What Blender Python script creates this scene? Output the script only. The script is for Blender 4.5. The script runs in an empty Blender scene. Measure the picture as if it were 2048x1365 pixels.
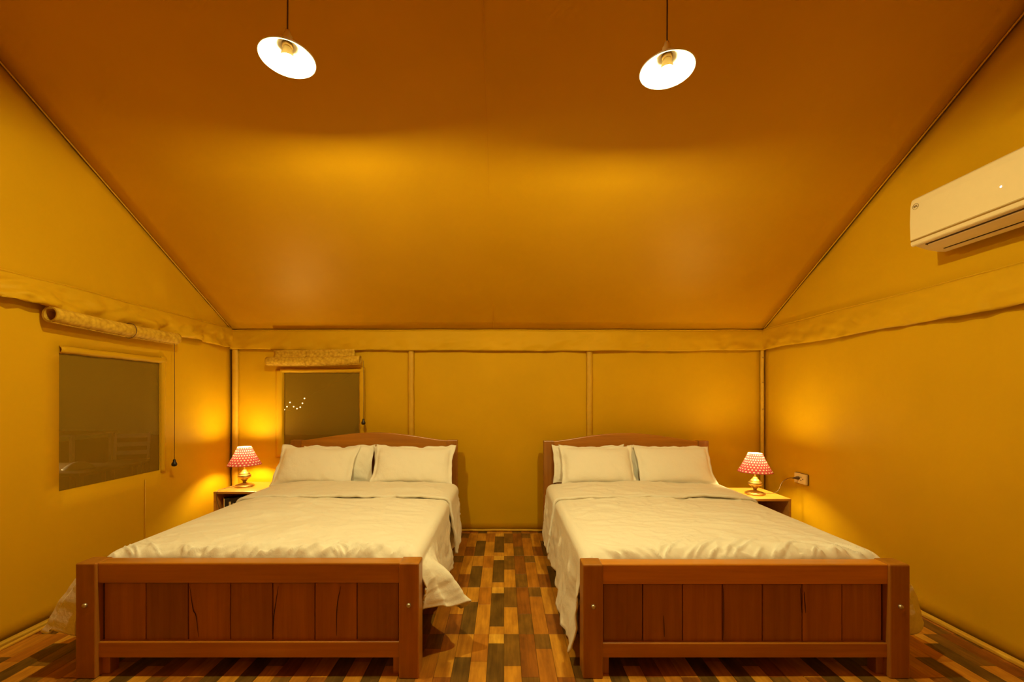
import bpy, bmesh, math, random
from mathutils import Vector, Matrix, noise
random.seed(7)
C = bpy.context.scene.collection
scene = bpy.context.scene

# ------------------------------------------------------------------ camera
F_PX = 850.0                      # focal length in pixels of the 2048 px wide frame
HC = 1.306                        # camera height
cam_d = bpy.data.cameras.new('camera'); cam = bpy.data.objects.new('camera', cam_d); C.objects.link(cam)
cam_d.sensor_width = 36.0; cam_d.lens = F_PX / 2048 * 36
cam_d.shift_x = 16 / 2048; cam_d.shift_y = 112.5 / 2048
cam_d.clip_start = 0.01
cam.location = (0, 0, HC); cam.rotation_euler = (math.pi / 2, 0, 0)
scene.camera = cam

# ------------------------------------------------------------------ world: night sky
w = bpy.data.worlds.new('night'); scene.world = w; w.use_nodes = True
bg = w.node_tree.nodes['Background']; bg.inputs[0].default_value = (0.9, 0.55, 0.05, 1); bg.inputs[1].default_value = 0.05

# ------------------------------------------------------------------ exposure
vs = scene.view_settings
vs.view_transform = 'Standard'; vs.look = 'None'; vs.gamma = 1.0; vs.use_curve_mapping = False
vs.exposure = 0.0
scene.cycles.use_denoising = True
scene.cycles.max_bounces = 9; scene.cycles.diffuse_bounces = 6; scene.cycles.glossy_bounces = 3
scene.cycles.transparent_max_bounces = 12
scene.cycles.sample_clamp_indirect = 6.0
PENDANT_L = 4000.0; PENDANT_COL = (1.0, 0.87, 0.37)
TABLE_L = 860.0; TABLE_COL = (1.0, 0.76, 0.27)

# ------------------------------------------------------------------ material helpers
def new_mat(name):
    m = bpy.data.materials.new(name); m.use_nodes = True
    nt = m.node_tree; b = nt.nodes['Principled BSDF']
    return m, nt, b
def N(nt, t, **kw):
    n = nt.nodes.new(t)
    for k, v in kw.items(): setattr(n, k, v)
    return n
def L(nt, a, b): nt.links.new(a, b)
def coords(nt, kind='Object', scale=(1, 1, 1)):
    tc = N(nt, 'ShaderNodeTexCoord'); mp = N(nt, 'ShaderNodeMapping'); mp.inputs['Scale'].default_value = scale
    L(nt, tc.outputs[kind], mp.inputs[0]); return mp.outputs[0]
def ramp(nt, fac, stops):
    r = N(nt, 'ShaderNodeValToRGB'); e = r.color_ramp.elements
    while len(e) < len(stops): e.new(0.5)
    for i, (p, c) in enumerate(stops): e[i].position = p; e[i].color = (*c, 1)
    L(nt, fac, r.inputs[0]); return r.outputs[0]
def bump(nt, b, h, strength, dist=0.002):
    bp = N(nt, 'ShaderNodeBump'); bp.inputs['Strength'].default_value = strength; bp.inputs['Distance'].default_value = dist
    L(nt, h, bp.inputs['Height']); L(nt, bp.outputs[0], b.inputs['Normal'])
def noise_tex(nt, vec, scale, detail=4, rough=0.55):
    n = N(nt, 'ShaderNodeTexNoise'); n.inputs['Scale'].default_value = scale
    n.inputs['Detail'].default_value = detail; n.inputs['Roughness'].default_value = rough
    L(nt, vec, n.inputs['Vector']); return n.outputs['Fac']
def sc(c, k): return tuple(min(1, x * k) for x in c)

def plain(name, col, rough=0.5, metal=0.0, var=0.08, scale=20, bmp=0.0, spec=0.5):
    m, nt, b = new_mat(name)
    f = noise_tex(nt, coords(nt), scale)
    L(nt, ramp(nt, f, [(0.25, sc(col, 1 - var)), (0.75, sc(col, 1 + var))]), b.inputs['Base Color'])
    b.inputs['Roughness'].default_value = rough; b.inputs['Metallic'].default_value = metal
    b.inputs['Specular IOR Level'].default_value = spec
    if bmp: bump(nt, b, f, bmp)
    return m
def canvas(name, col, rough=0.55, bmp=0.25, spec=0.35):
    m, nt, b = new_mat(name)
    v = coords(nt)
    f = noise_tex(nt, v, 1.6, 5)
    L(nt, ramp(nt, f, [(0.3, sc(col, 0.95)), (0.7, sc(col, 1.05))]), b.inputs['Base Color'])
    b.inputs['Roughness'].default_value = rough; b.inputs['Specular IOR Level'].default_value = spec
    b.inputs['Specular Tint'].default_value = (1.0, 0.72, 0.25, 1)
    f2 = noise_tex(nt, coords(nt, scale=(1, 1, 0.6)), 9, 3)
    bump(nt, b, f2, bmp, 0.006)
    return m
def wood(name, c0, c1, axis, rough=0.35, fine=26, coat=0.25, kind='Object'):
    m, nt, b = new_mat(name)
    s = [fine, fine, fine]; s[axis] = fine * 0.06
    v = coords(nt, kind, tuple(s))
    oi = N(nt, 'ShaderNodeObjectInfo'); ad = N(nt, 'ShaderNodeVectorMath', operation='ADD')
    ml = N(nt, 'ShaderNodeMath', operation='MULTIPLY'); ml.inputs[1].default_value = 37.0
    L(nt, oi.outputs['Random'], ml.inputs[0]); L(nt, v, ad.inputs[0]); L(nt, ml.outputs[0], ad.inputs[1])
    f = noise_tex(nt, ad.outputs[0], 1.0, 6, 0.6)
    colr = ramp(nt, f, [(0.28, c0), (0.72, c1)])
    hs = N(nt, 'ShaderNodeHueSaturation')
    mr = N(nt, 'ShaderNodeMapRange'); mr.inputs[3].default_value = 0.82; mr.inputs[4].default_value = 1.15
    L(nt, oi.outputs['Random'], mr.inputs[0]); L(nt, mr.outputs[0], hs.inputs['Value'])
    L(nt, colr, hs.inputs['Color']); L(nt, hs.outputs[0], b.inputs['Base Color'])
    b.inputs['Roughness'].default_value = rough; b.inputs['Coat Weight'].default_value = coat
    b.inputs['Coat Roughness'].default_value = 0.25
    bump(nt, b, f, 0.08, 0.001)
    return m
def emit(name, col, s):
    m, nt, b = new_mat(name)
    b.inputs['Base Color'].default_value = (0.9, 0.9, 0.9, 1)
    b.inputs['Emission Color'].default_value = (*col, 1); b.inputs['Emission Strength'].default_value = s
    return m

M = {}
M['canvas'] = canvas('wall_canvas', (0.60, 0.335, 0.005))
M['roof'] = canvas('roof_canvas', (0.60, 0.315, 0.005), rough=0.45, spec=0.38)
M['valance'] = canvas('valance_canvas', (0.61, 0.345, 0.007), bmp=0.5)
M['seam'] = plain('canvas_seam', (0.60, 0.335, 0.008), 0.6)
M['dark_gap'] = plain('corner_gap_shade', (0.05, 0.02, 0.005), 0.7)
M['bed_h'] = wood('bed_wood_lengthways', (0.38, 0.135, 0.010), (0.54, 0.215, 0.018), 0)
M['bed_v'] = wood('bed_wood_upright', (0.26, 0.090, 0.009), (0.39, 0.150, 0.016), 2)
M['bed_y'] = wood('bed_wood_side', (0.26, 0.090, 0.009), (0.39, 0.150, 0.016), 1)
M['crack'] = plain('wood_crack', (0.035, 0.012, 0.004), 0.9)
M['stand_h'] = wood('nightstand_wood', (0.46, 0.20, 0.03), (0.62, 0.30, 0.05), 0, coat=0.4)
M['brass'] = plain('antique_brass', (0.78, 0.55, 0.20), 0.32, 0.9, 0.15, 30)
M['brass_dark'] = plain('dark_brass', (0.22, 0.12, 0.04), 0.4, 0.8)
M['steel'] = plain('bolt_steel', (0.55, 0.48, 0.36), 0.35, 0.9)
M['cord'] = plain('dark_cord', (0.10, 0.05, 0.02), 0.6)
M['black'] = plain('black_plastic', (0.012, 0.008, 0.006), 0.4)
M['cream'] = plain('cream_plastic', (0.80, 0.62, 0.28), 0.4, var=0.02)
M['ac'] = plain('white_gloss_plastic', (0.78, 0.64, 0.38), 0.3, var=0.015)
M['ac_strip'] = plain('gold_strip', (0.27, 0.15, 0.02), 0.4)
M['ac_dark'] = plain('ac_slot', (0.06, 0.03, 0.01), 0.7)
M['logo'] = plain('logo_ink', (0.20, 0.12, 0.04), 0.5)
M['screen_frame'] = canvas('window_hem', (0.60, 0.335, 0.007), bmp=0.4)
M['trim'] = wood('trim_wood', (0.60, 0.36, 0.03), (0.72, 0.46, 0.05), 1, coat=0.1)
M['enamel'] = plain('white_enamel', (0.85, 0.82, 0.74), 0.3, var=0.02)
M['patio'] = plain('patio_ground', (0.16, 0.11, 0.06), 0.9)
M['patio_wood'] = plain('patio_wood', (0.40, 0.28, 0.13), 0.6)
M['patio_white'] = plain('patio_white', (0.8, 0.74, 0.6), 0.4)
M['bulb'] = emit('pendant_bulb_glow', PENDANT_COL, PENDANT_L)
M['tbulb'] = emit('table_bulb_glow', TABLE_COL, TABLE_L)
M['led'] = emit('led_glow', (0.9, 0.95, 1.0), 14)
M['fairy'] = emit('string_bulb_glow', (1.0, 0.72, 0.30), 10)

# bedding
def bedding(name, col):
    m, nt, b = new_mat(name)
    v = coords(nt)
    f = noise_tex(nt, v, 7, 6, 0.6)
    f2 = noise_tex(nt, coords(nt, scale=(1, 0.45, 1)), 16, 4, 0.55)
    mx = N(nt, 'ShaderNodeMath', operation='ADD'); L(nt, f, mx.inputs[0]); L(nt, f2, mx.inputs[1])
    b.inputs['Base Color'].default_value = (*col, 1)
    L(nt, ramp(nt, f, [(0.3, sc(col, 0.98)), (0.7, col)]), b.inputs['Base Color'])
    b.inputs['Roughness'].default_value = 0.85; b.inputs['Sheen Weight'].default_value = 0.15
    b.inputs['Specular IOR Level'].default_value = 0.2
    bump(nt, b, mx.outputs[0], 0.5, 0.010)
    return m
M['duvet'] = bedding('white_cotton_duvet', (0.80, 0.765, 0.67))
M['pillow'] = bedding('white_cotton_pillow', (0.87, 0.84, 0.75))
M['sheet'] = bedding('white_sheet', (0.80, 0.77, 0.66))

# woven bamboo blind
def bamboo():
    m, nt, b = new_mat('woven_bamboo')
    v = coords(nt)
    a = N(nt, 'ShaderNodeTexVoronoi'); a.inputs['Scale'].default_value = 38; L(nt, v, a.inputs['Vector'])
    f = noise_tex(nt, v, 60, 4)
    mx = N(nt, 'ShaderNodeMath', operation='MULTIPLY'); L(nt, a.outputs['Distance'], mx.inputs[0]); L(nt, f, mx.inputs[1])
    L(nt, ramp(nt, mx.outputs[0], [(0.05, (0.70, 0.44, 0.035)), (0.5, (0.46, 0.25, 0.015))]), b.inputs['Base Color'])
    b.inputs['Roughness'].default_value = 0.6; b.inputs['Specular IOR Level'].default_value = 0.15; bump(nt, b, mx.outputs[0], 0.3, 0.003)
    return m
M['bamboo'] = bamboo()

# insect screen of the windows: see-through woven mesh
def screen():
    m, nt, b = new_mat('insect_screen')
    b.inputs['Base Color'].default_value = (0.30, 0.20, 0.05, 1); b.inputs['Roughness'].default_value = 0.5
    f = noise_tex(nt, coords(nt), 2.5, 3)
    L(nt, ramp(nt, f, [(0.3, (0.31, 0.165, 0.006)), (0.7, (0.35, 0.19, 0.008))]), b.inputs['Base Color'])
    b.inputs['Specular IOR Level'].default_value = 0.12
    t = N(nt, 'ShaderNodeBsdfTransparent'); mix = N(nt, 'ShaderNodeMixShader'); mix.inputs[0].default_value = 0.62
    out = nt.nodes['Material Output']
    L(nt, t.outputs[0], mix.inputs[1]); L(nt, b.outputs[0], mix.inputs[2]); L(nt, mix.outputs[0], out.inputs[0])
    return m
M['screen'] = screen()

# polka dot lamp shade fabric (u around, v up)
def shade_mat():
    m, nt, b = new_mat('red_polka_dot_fabric')
    uv = N(nt, 'ShaderNodeUVMap'); sp = N(nt, 'ShaderNodeSeparateXYZ'); L(nt, uv.outputs[0], sp.inputs[0])
    def mth(op, a, bb=None):
        n = N(nt, 'ShaderNodeMath', operation=op)
        for i, x in enumerate((a, bb)):
            if x is None: continue
            if isinstance(x, (int, float)): n.inputs[i].default_value = x
            else: L(nt, x, n.inputs[i])
        return n.outputs[0]
    row = mth('MULTIPLY', sp.outputs[1], 8.0)
    rowi = mth('FLOOR', row)
    odd = mth('MULTIPLY', mth('MODULO', rowi, 2.0), 0.5)
    col = mth('ADD', mth('MULTIPLY', sp.outputs[0], 26.0), odd)
    du = mth('SUBTRACT', mth('FRACT', col), 0.5); dv = mth('SUBTRACT', mth('FRACT', row), 0.5)
    d = mth('SQRT', mth('ADD', mth('MULTIPLY', du, du), mth('MULTIPLY', dv, dv)))
    dot = mth('LESS_THAN', d, 0.25)
    mixc = N(nt, 'ShaderNodeMix', data_type='RGBA'); L(nt, dot, mixc.inputs[0])
    mixc.inputs[6].default_value = (0.70, 0.12, 0.15, 1); mixc.inputs[7].default_value = (0.95, 0.92, 0.86, 1)
    df = N(nt, 'ShaderNodeBsdfDiffuse'); tr = N(nt, 'ShaderNodeBsdfTranslucent')
    ge = N(nt, 'ShaderNodeNewGeometry'); lin = N(nt, 'ShaderNodeMix', data_type='RGBA')   # pale lining on the inside
    L(nt, ge.outputs['Backfacing'], lin.inputs[0]); L(nt, mixc.outputs[2], lin.inputs[6]); lin.inputs[7].default_value = (0.85, 0.78, 0.62, 1)
    L(nt, lin.outputs[2], df.inputs[0]); L(nt, mixc.outputs[2], tr.inputs[0])
    ms = N(nt, 'ShaderNodeMixShader'); ms.inputs[0].default_value = 0.020
    L(nt, df.outputs[0], ms.inputs[1]); L(nt, tr.outputs[0], ms.inputs[2])
    L(nt, ms.outputs[0], nt.nodes['Material Output'].inputs[0])
    return m
M['shade'] = shade_mat()

# floor plank tones (grain runs along the room, world Y)
def plank_mat(name, c0, c1):
    m, nt, b = new_mat(name)
    g = N(nt, 'ShaderNodeNewGeometry'); mp = N(nt, 'ShaderNodeMapping'); mp.inputs['Scale'].default_value = (55, 4.5, 1)
    L(nt, g.outputs['Position'], mp.inputs[0])
    f = noise_tex(nt, mp.outputs[0], 1.0, 5, 0.6)
    mp2 = N(nt, 'ShaderNodeMapping'); mp2.inputs['Scale'].default_value = (16, 7, 1); L(nt, g.outputs['Position'], mp2.inputs[0])
    f2 = noise_tex(nt, mp2.outputs[0], 1.0, 3, 0.5)
    md = N(nt, 'ShaderNodeMath', operation='MULTIPLY'); L(nt, f, md.inputs[0]); L(nt, f2, md.inputs[1])
    L(nt, ramp(nt, md.outputs[0], [(0.12, c0), (0.36, c1)]), b.inputs['Base Color'])
    b.inputs['Roughness'].default_value = 0.42; b.inputs['Specular IOR Level'].default_value = 0.35
    return m
TONES = {
 'light':  plank_mat('plank_light_oak', (0.36, 0.140, 0.012), (0.61, 0.275, 0.022)),
 'pale':   plank_mat('plank_pale_oak', (0.48, 0.23, 0.022), (0.74, 0.40, 0.042)),
 'orange': plank_mat('plank_orange_oak', (0.28, 0.095, 0.008), (0.48, 0.180, 0.014)),
 'red':    plank_mat('plank_red_brown', (0.14, 0.044, 0.006), (0.31, 0.100, 0.010)),
 'olive':  plank_mat('plank_olive_brown', (0.11, 0.048, 0.007), (0.24, 0.110, 0.013)),
 'dark':   plank_mat('plank_dark_walnut', (0.065, 0.030, 0.005), (0.160, 0.080, 0.012)),
}

# ------------------------------------------------------------------ object helpers
def link(name, me, mat, parent=None, smooth=False, loc=None, rot=None):
    o = bpy.data.objects.new(name, me); C.objects.link(o)
    if mat is not None and not me.materials: me.materials.append(mat)
    if smooth:
        for p in me.polygons: p.use_smooth = True
    if parent is not None: o.parent = parent
    if loc is not None: o.location = loc
    if rot is not None: o.rotation_euler = rot
    return o
def bm_obj(name, bm, mat, parent=None, smooth=False, **kw):
    me = bpy.data.meshes.new(name); bmesh.ops.recalc_face_normals(bm, faces=bm.faces[:]); bm.to_mesh(me); bm.free()
    return link(name, me, mat, parent, smooth, **kw)
def py_obj(name, vs_, fs, mat, parent=None, smooth=True, **kw):
    me = bpy.data.meshes.new(name); me.from_pydata([tuple(v) for v in vs_], [], fs); me.update()
    return link(name, me, mat, parent, smooth, **kw)
def tag(o, label=None, cat=None, group=None, kind=None):
    if label: o['label'] = label
    if cat: o['category'] = cat
    if group: o['group'] = group
    if kind: o['kind'] = kind
    return o
def thing(name, label, cat, loc=(0, 0, 0), rz=0.0, group=None):
    o = bpy.data.objects.new(name, None); C.objects.link(o); o.empty_display_size = 0.1
    o.location = loc; o.rotation_euler = (0, 0, rz)
    return tag(o, label, cat, group)
def add_box(bm, x0, x1, y0, y1, z0, z1, bev=0.0, seg=2):
    b2 = bmesh.new()
    r = bmesh.ops.create_cube(b2, size=1.0)
    for v in b2.verts:
        v.co = Vector(((x0 + x1) / 2 + v.co.x * (x1 - x0), (y0 + y1) / 2 + v.co.y * (y1 - y0), (z0 + z1) / 2 + v.co.z * (z1 - z0)))
    if bev > 0: bmesh.ops.bevel(b2, geom=b2.edges[:], offset=bev, segments=seg, profile=0.5, affect='EDGES')
    me = bpy.data.meshes.new('tmp'); b2.to_mesh(me); b2.free(); bm.from_mesh(me); bpy.data.meshes.remove(me)
def box(name, dims, mat, parent=None, bev=0.003, seg=2, smooth=False):
    bm = bmesh.new(); add_box(bm, *dims, bev=bev, seg=seg); return bm_obj(name, bm, mat, parent, smooth)
def lathe(name, prof, mat, parent=None, n=40, loc=None, closed=False, rot=None):
    vs_, fs = [], []
    k = len(prof)
    for i in range(n):
        a = 2 * math.pi * i / n
        for r, z in prof: vs_.append((r * math.cos(a), r * math.sin(a), z))
    for i in range(n):
        j = (i + 1) % n
        for q in range(k - 1): fs.append((i * k + q, j * k + q, j * k + q + 1, i * k + q + 1))
    bm = bmesh.new(); me = bpy.data.meshes.new('tmp'); me.from_pydata(vs_, [], fs); bm.from_mesh(me); bpy.data.meshes.remove(me)
    bmesh.ops.remove_doubles(bm, verts=bm.verts[:], dist=1e-5)
    o = bm_obj(name, bm, mat, parent, True)
    if loc is not None: o.location = loc
    if rot is not None: o.rotation_euler = rot
    return o
def tube(name, pts, r, mat, parent=None, n=8, radii=None):
    pts = [Vector(p) for p in pts]; vs_, fs = [], []
    up = Vector((0.31, 0.17, 0.93)).normalized()
    for i, p in enumerate(pts):
        t = (pts[min(i + 1, len(pts) - 1)] - pts[max(i - 1, 0)]).normalized()
        s = t.cross(up); s = s.normalized() if s.length > 1e-4 else Vector((1, 0, 0)); u = s.cross(t)
        rr = radii[i] if radii else r
        for k in range(n):
            a = 2 * math.pi * k / n; vs_.append(p + s * math.cos(a) * rr + u * math.sin(a) * rr)
    for i in range(len(pts) - 1):
        for k in range(n):
            k2 = (k + 1) % n; fs.append((i * n + k, i * n + k2, (i + 1) * n + k2, (i + 1) * n + k))
    fs.append(tuple(range(n - 1, -1, -1))); fs.append(tuple(range((len(pts) - 1) * n, len(pts) * n)))
    return py_obj(name, vs_, fs, mat, parent, True)
def spline(ps, n=8):
    ps = [Vector(p) for p in ps]; out = []
    q = [ps[0]] + ps + [ps[-1]]
    for i in range(1, len(q) - 2):
        for k in range(n):
            t = k / n; a, b, c, d = q[i - 1], q[i], q[i + 1], q[i + 2]
            out.append(0.5 * ((2 * b) + (-a + c) * t + (2 * a - 5 * b + 4 * c - d) * t * t + (-a + 3 * b - 3 * c + d) * t ** 3))
    out.append(ps[-1]); return out
def fbm(x, y, z, o=4):
    return noise.fractal(Vector((x, y, z)), 1.0, 2.0, o)
def sstep(a, b, x):
    t = max(0.0, min(1.0, (x - a) / (b - a))); return t * t * (3 - 2 * t)
def grid_faces(nu, nv, skip=None):
    return [(i * nv + j, (i + 1) * nv + j, (i + 1) * nv + j + 1, i * nv + j + 1)
            for i in range(nu - 1) for j in range(nv - 1) if not (skip and skip(i, j))]
def solidify(o, t, off=1.0):
    m = o.modifiers.new('thickness', 'SOLIDIFY'); m.thickness = t; m.offset = off; return m
def lines(a, b, step, extra=()):
    n = max(2, int(round((b - a) / step))); out = [a + (b - a) * i / n for i in range(n + 1)]
    for e in extra:
        out = [q for q in out if abs(q - e) > step * 0.4 or q in (a, b)] + [e]
    return sorted(set(out))

# ------------------------------------------------------------------ room dimensions (metres)
XL, XR = -2.660, 2.533
YB, YF = 4.148, -0.35
EAVE = 1.965
SL = 0.58
YRIDGE = (YB + YF) / 2
def roof_z(y): return EAVE + SL * min(YB - y, y - YF)
RIDGE = roof_z(YRIDGE)

# ------------------------------------------------------------------ canvas shell
WIN_L = (2.54, 3.286, 0.742, 1.572)      # y0 y1 z0 z1 on the left wall
WIN_B = (-2.147, -1.405, 0.742, 1.548)   # x0 x1 z0 z1 on the back wall
def side_wall(name, x, sgn, win, label):
    ys = lines(YF, YB, 0.09, (YRIDGE,) + ((win[0], win[1]) if win else ()))
    zl = lines(0, EAVE, 0.09, (win[2], win[3]) if win else ())
    nz = 12
    vs_, nv = [], len(zl) + nz
    for y in ys:
        col = [(y, z) for z in zl] + [(y, EAVE + (roof_z(y) - EAVE) * (k + 1) / nz) for k in range(nz)]
        for (yy, z) in col:
            d = 0.008 * fbm(yy * 1.3, z * 1.3, x) + 0.004 * fbm(yy * 4, z * 2.2, x + 9)
            if win and win[0] - 0.02 < yy < win[1] + 0.02 and win[2] - 0.02 < z < win[3] + 0.02: d = 0
            if yy > YB - 0.02 or z < 0.02: d = 0
            vs_.append((x + d, yy, z))
    def skip(i, j):
        if not win or j >= len(zl) - 1: return False
        yc = (ys[i] + ys[i + 1]) / 2; zc = (zl[j] + zl[j + 1]) / 2
        return win[0] < yc < win[1] and win[2] < zc < win[3]
    fs = grid_faces(len(ys), nv, skip)
    if sgn > 0: fs = [f[::-1] for f in fs]
    o = py_obj(name, vs_, fs, M['canvas'])
    solidify(o, 0.008, -1.0)
    return tag(o, label, kind='structure')
wall_left = side_wall('wall_left', XL, -1, WIN_L, 'mustard canvas side wall with gable and mesh window')
wall_right = side_wall('wall_right', XR, 1, None, 'mustard canvas side wall with gable behind the air conditioner')
def end_wall(name, y, win, inward, label):
    xs = lines(XL, XR, 0.09, (win[0], win[1]) if win else ()); zl = lines(0, EAVE, 0.09, (win[2], win[3]) if win else ())
    vs_ = []
    for x in xs:
        for z in zl:
            d = 0.008 * fbm(x * 1.3, z * 1.3, y) + 0.003 * fbm(x * 4, z * 2.2, y + 5)
            if win and win[0] - 0.02 < x < win[1] + 0.02 and win[2] - 0.02 < z < win[3] + 0.02: d = 0
            if x < XL + 0.02 or x > XR - 0.02 or z < 0.02 or z > EAVE - 0.02: d = 0
            vs_.append((x, y + d, z))
    def skip(i, j):
        if not win: return False
        xc = (xs[i] + xs[i + 1]) / 2; zc = (zl[j] + zl[j + 1]) / 2
        return win[0] < xc < win[1] and win[2] < zc < win[3]
    fs = grid_faces(len(xs), len(zl), skip)
    if inward > 0: fs = [f[::-1] for f in fs]
    o = py_obj(name, vs_, fs, M['canvas']); solidify(o, 0.008, -1.0)
    return tag(o, label, kind='structure')
wall_back = end_wall('wall_back', YB, WIN_B, -1, 'mustard canvas wall behind the two beds')
wall_front = end_wall('wall_front', YF, None, 1, 'mustard canvas wall behind the viewer')
# roof: two slopes meeting at the ridge
ys = lines(YF, YB, 0.11, (YRIDGE,)); xs = lines(XL, XR, 0.11)
vs_ = []
for x in xs:
    for y in ys:
        e = min(sstep(0, 0.6, x - XL), sstep(0, 0.6, XR - x), sstep(0, 0.5, abs(y - YRIDGE)), sstep(0, 0.5, min(YB - y, y - YF)))
        sag = -0.022 * e + 0.006 * e * fbm(x * 1.1, y * 1.1, 3)
        vs_.append((x, y, roof_z(y) + sag))
ceiling = py_obj('ceiling', vs_, grid_faces(len(xs), len(ys)), M['roof'])
solidify(ceiling, 0.008, 1.0)
tag(ceiling, 'sloping orange canvas tent roof meeting in a ridge', kind='structure')
# roof seams: the centre seam and the welts where the roof meets the gables
def roof_line(x, y0, y1, dz, n=40):
    return [(x, y0 + (y1 - y0) * i / n, roof_z(y0 + (y1 - y0) * i / n) + dz) for i in range(n + 1)]
tube('seam', [(p[0], p[1], p[2] - 0.016 * min(sstep(0, 0.5, abs(p[1] - YRIDGE)), sstep(0, 0.5, YB - p[1]))) for p in roof_line(-0.10, YRIDGE, YB, -0.002)], 0.004, M['roof'], ceiling)
for x in (XL + 0.012, XR - 0.012):
    tube('edge_welt', roof_line(x, YRIDGE, YB - 0.03, -0.006), 0.005, M['roof'] if x > 0 else M['seam'], ceiling)
tube('ridge_pole', [(XL + 0.02, YRIDGE, RIDGE - 0.035), (XR - 0.02, YRIDGE, RIDGE - 0.035)], 0.025, M['seam'], ceiling, 12)

# valance flaps hanging from the eave on three walls
def valance(parent, where, p0, p1, inward, seed, ztop, zbot0, zbot1, drop_noise, rough):
    p0, p1, inward = Vector(p0), Vector(p1), Vector(inward)
    n = int((p1 - p0).length / 0.022); m = 14; vs_ = []
    for i in range(n + 1):
        t = i / n; base = p0.lerp(p1, t)
        s = t * (p1 - p0).length
        ends = min(sstep(0, 0.12, s), sstep(0, 0.12, (p1 - p0).length - s))
        zb = zbot0 + (zbot1 - zbot0) * t + drop_noise * fbm(s * 1.7, seed, 0, 2)
        zt = ztop + 0.006 * fbm(s * 2.2, seed, 4, 2)
        for j in range(m + 1):
            h = j / m
            out = 0.012 + 0.020 * math.sin(h * math.pi * 0.55)
            dip = rough * h ** 0.7 * ends * (fbm(s * 5, h * 1.6 + 0.8 * s, seed, 3) + 0.8 * abs(fbm(s * 8 + h * 2.5, h * 2, seed + 3, 2)))
            out += max(-0.02, dip)
            q = base + inward * out; vs_.append((q.x, q.y, zt + (zb - zt) * h))
    o = py_obj(parent, vs_, grid_faces(n + 1, m + 1), M['valance'])
    solidify(o, 0.004, 0.0)
    tag(o, 'creased canvas valance hanging from the eave along the %s wall' % where, kind='structure'); parent = o
    # stitched roll along the top of the flap
    tube('top_hem', [(p0.lerp(p1, i / 60) + inward * (0.012 + 0.003 * fbm(i * 0.3, seed, 1, 2))) + Vector((0, 0, ztop + 0.004 + 0.006 * fbm((i / 60) * (p1 - p0).length * 2.2, seed, 4, 2))) for i in range(61)], 0.0045, M['valance'], parent)
    return o
valance('trim_2', 'back', (XL, YB, 0), (XR, YB, 0), (0, -1, 0), 1.3, EAVE - 0.01, 1.762, 1.757, 0.014, 0.022)
valance('trim_3', 'left', (XL, YF, 0), (XL, YB, 0), (1, 0, 0), 5.1, EAVE + 0.01, 1.86, 1.785, 0.030, 0.060)
valance('trim_4', 'right', (XR, YF, 0), (XR, YB, 0), (-1, 0, 0), 8.7, EAVE - 0.005, 1.745, 1.760, 0.014, 0.026)
valance('trim_5', 'front', (XL, YF, 0), (XR, YF, 0), (0, 1, 0), 2.2, EAVE - 0.01, 1.76, 1.76, 0.012, 0.012)

# canvas sleeves over the wall poles
def sleeve(parent, x, wdt, y, z1, seed):
    vs_, n, m = [], 40, 9
    for i in range(n + 1):
        z = z1 * i / n
        for j in range(m):
            t = j / (m - 1) * 2 - 1
            wob = 0.004 * fbm(z * 3, seed, 0, 2)
            vs_.append((x + t * wdt / 2 + wob, y - 0.004 - 0.022 * math.sqrt(max(0, 1 - t * t)), z))
    o = py_obj('pole_sleeve', vs_, grid_faces(n + 1, m), M['seam'], parent)
    solidify(o, 0.003, 0.0); return o
sleeve(wall_back, -0.905, 0.058, YB, 1.80, 1)
sleeve(wall_back, 0.832, 0.058, YB, 1.80, 2)
sleeve(wall_back, XL + 0.041, 0.064, YB, 1.80, 3)
sleeve(wall_back, XR - 0.018, 0.036, YB, 1.80, 4)
for z in (1.69, 1.45, 1.19):
    lathe('screw', [(0.0, 0.004), (0.005, 0.003), (0.006, 0.0)], M['brass_dark'], wall_back, 10, (XR - 0.022, YB - 0.026, z), rot=(math.pi / 2, 0, 0))
tube('gap_shade_strip', [(XL + 0.008, YB - 0.012, 0.02), (XL + 0.008, YB - 0.012, 1.78)], 0.0025, M['dark_gap'], wall_back, 6)  # dark strip painted in as the shade of the corner gap
# hem of the back wall lying on the floor
tube('floor_hem', [(XL + 0.03 + i * 0.0515, YB - 0.014 + 0.004 * fbm(i * 0.3, 1, 1, 2), 0.012 + 0.006 * fbm(i * 0.25, 2, 7, 2)) for i in range(100)], 0.011, M['seam'], wall_back, 8)
# vertical and horizontal stitching on the left wall under the window
tube('stitch_line', [(XL + 0.010, 3.14, 0.05), (XL + 0.010, 3.14, 0.70)], 0.0025, M['seam'], wall_left, 6)

# timber strips along the foot of the side walls
for nm, x0, x1 in (('baseboard_left', XL + 0.012, XL + 0.046), ('baseboard_right', XR - 0.046, XR - 0.012)):
    tag(box(nm, (x0, x1, YF + 0.02, YB - 0.04, 0.0, 0.022), M['trim'], None, 0.006), 'pale timber strip at the foot of the canvas wall', kind='structure')
tag(box('trim_1', (XL + 0.055, XL + 0.075, YF + 0.02, YB - 0.04, 0.0, 0.012), M['trim'], None, 0.004), 'narrow timber bead beside the left floor strip', kind='structure')

# ------------------------------------------------------------------ floor: plank pattern, seven columns repeating
floor = box('floor', (XL - 0.01, XR + 0.01, YF - 0.01, YB + 0.01, -0.06, -0.003), TONES['dark'], None, 0)
tag(floor, 'patchwork wood plank floor in light and dark browns', kind='structure')
PW = 0.577 / 7; PR = 0.577; Y0 = 2.342
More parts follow.
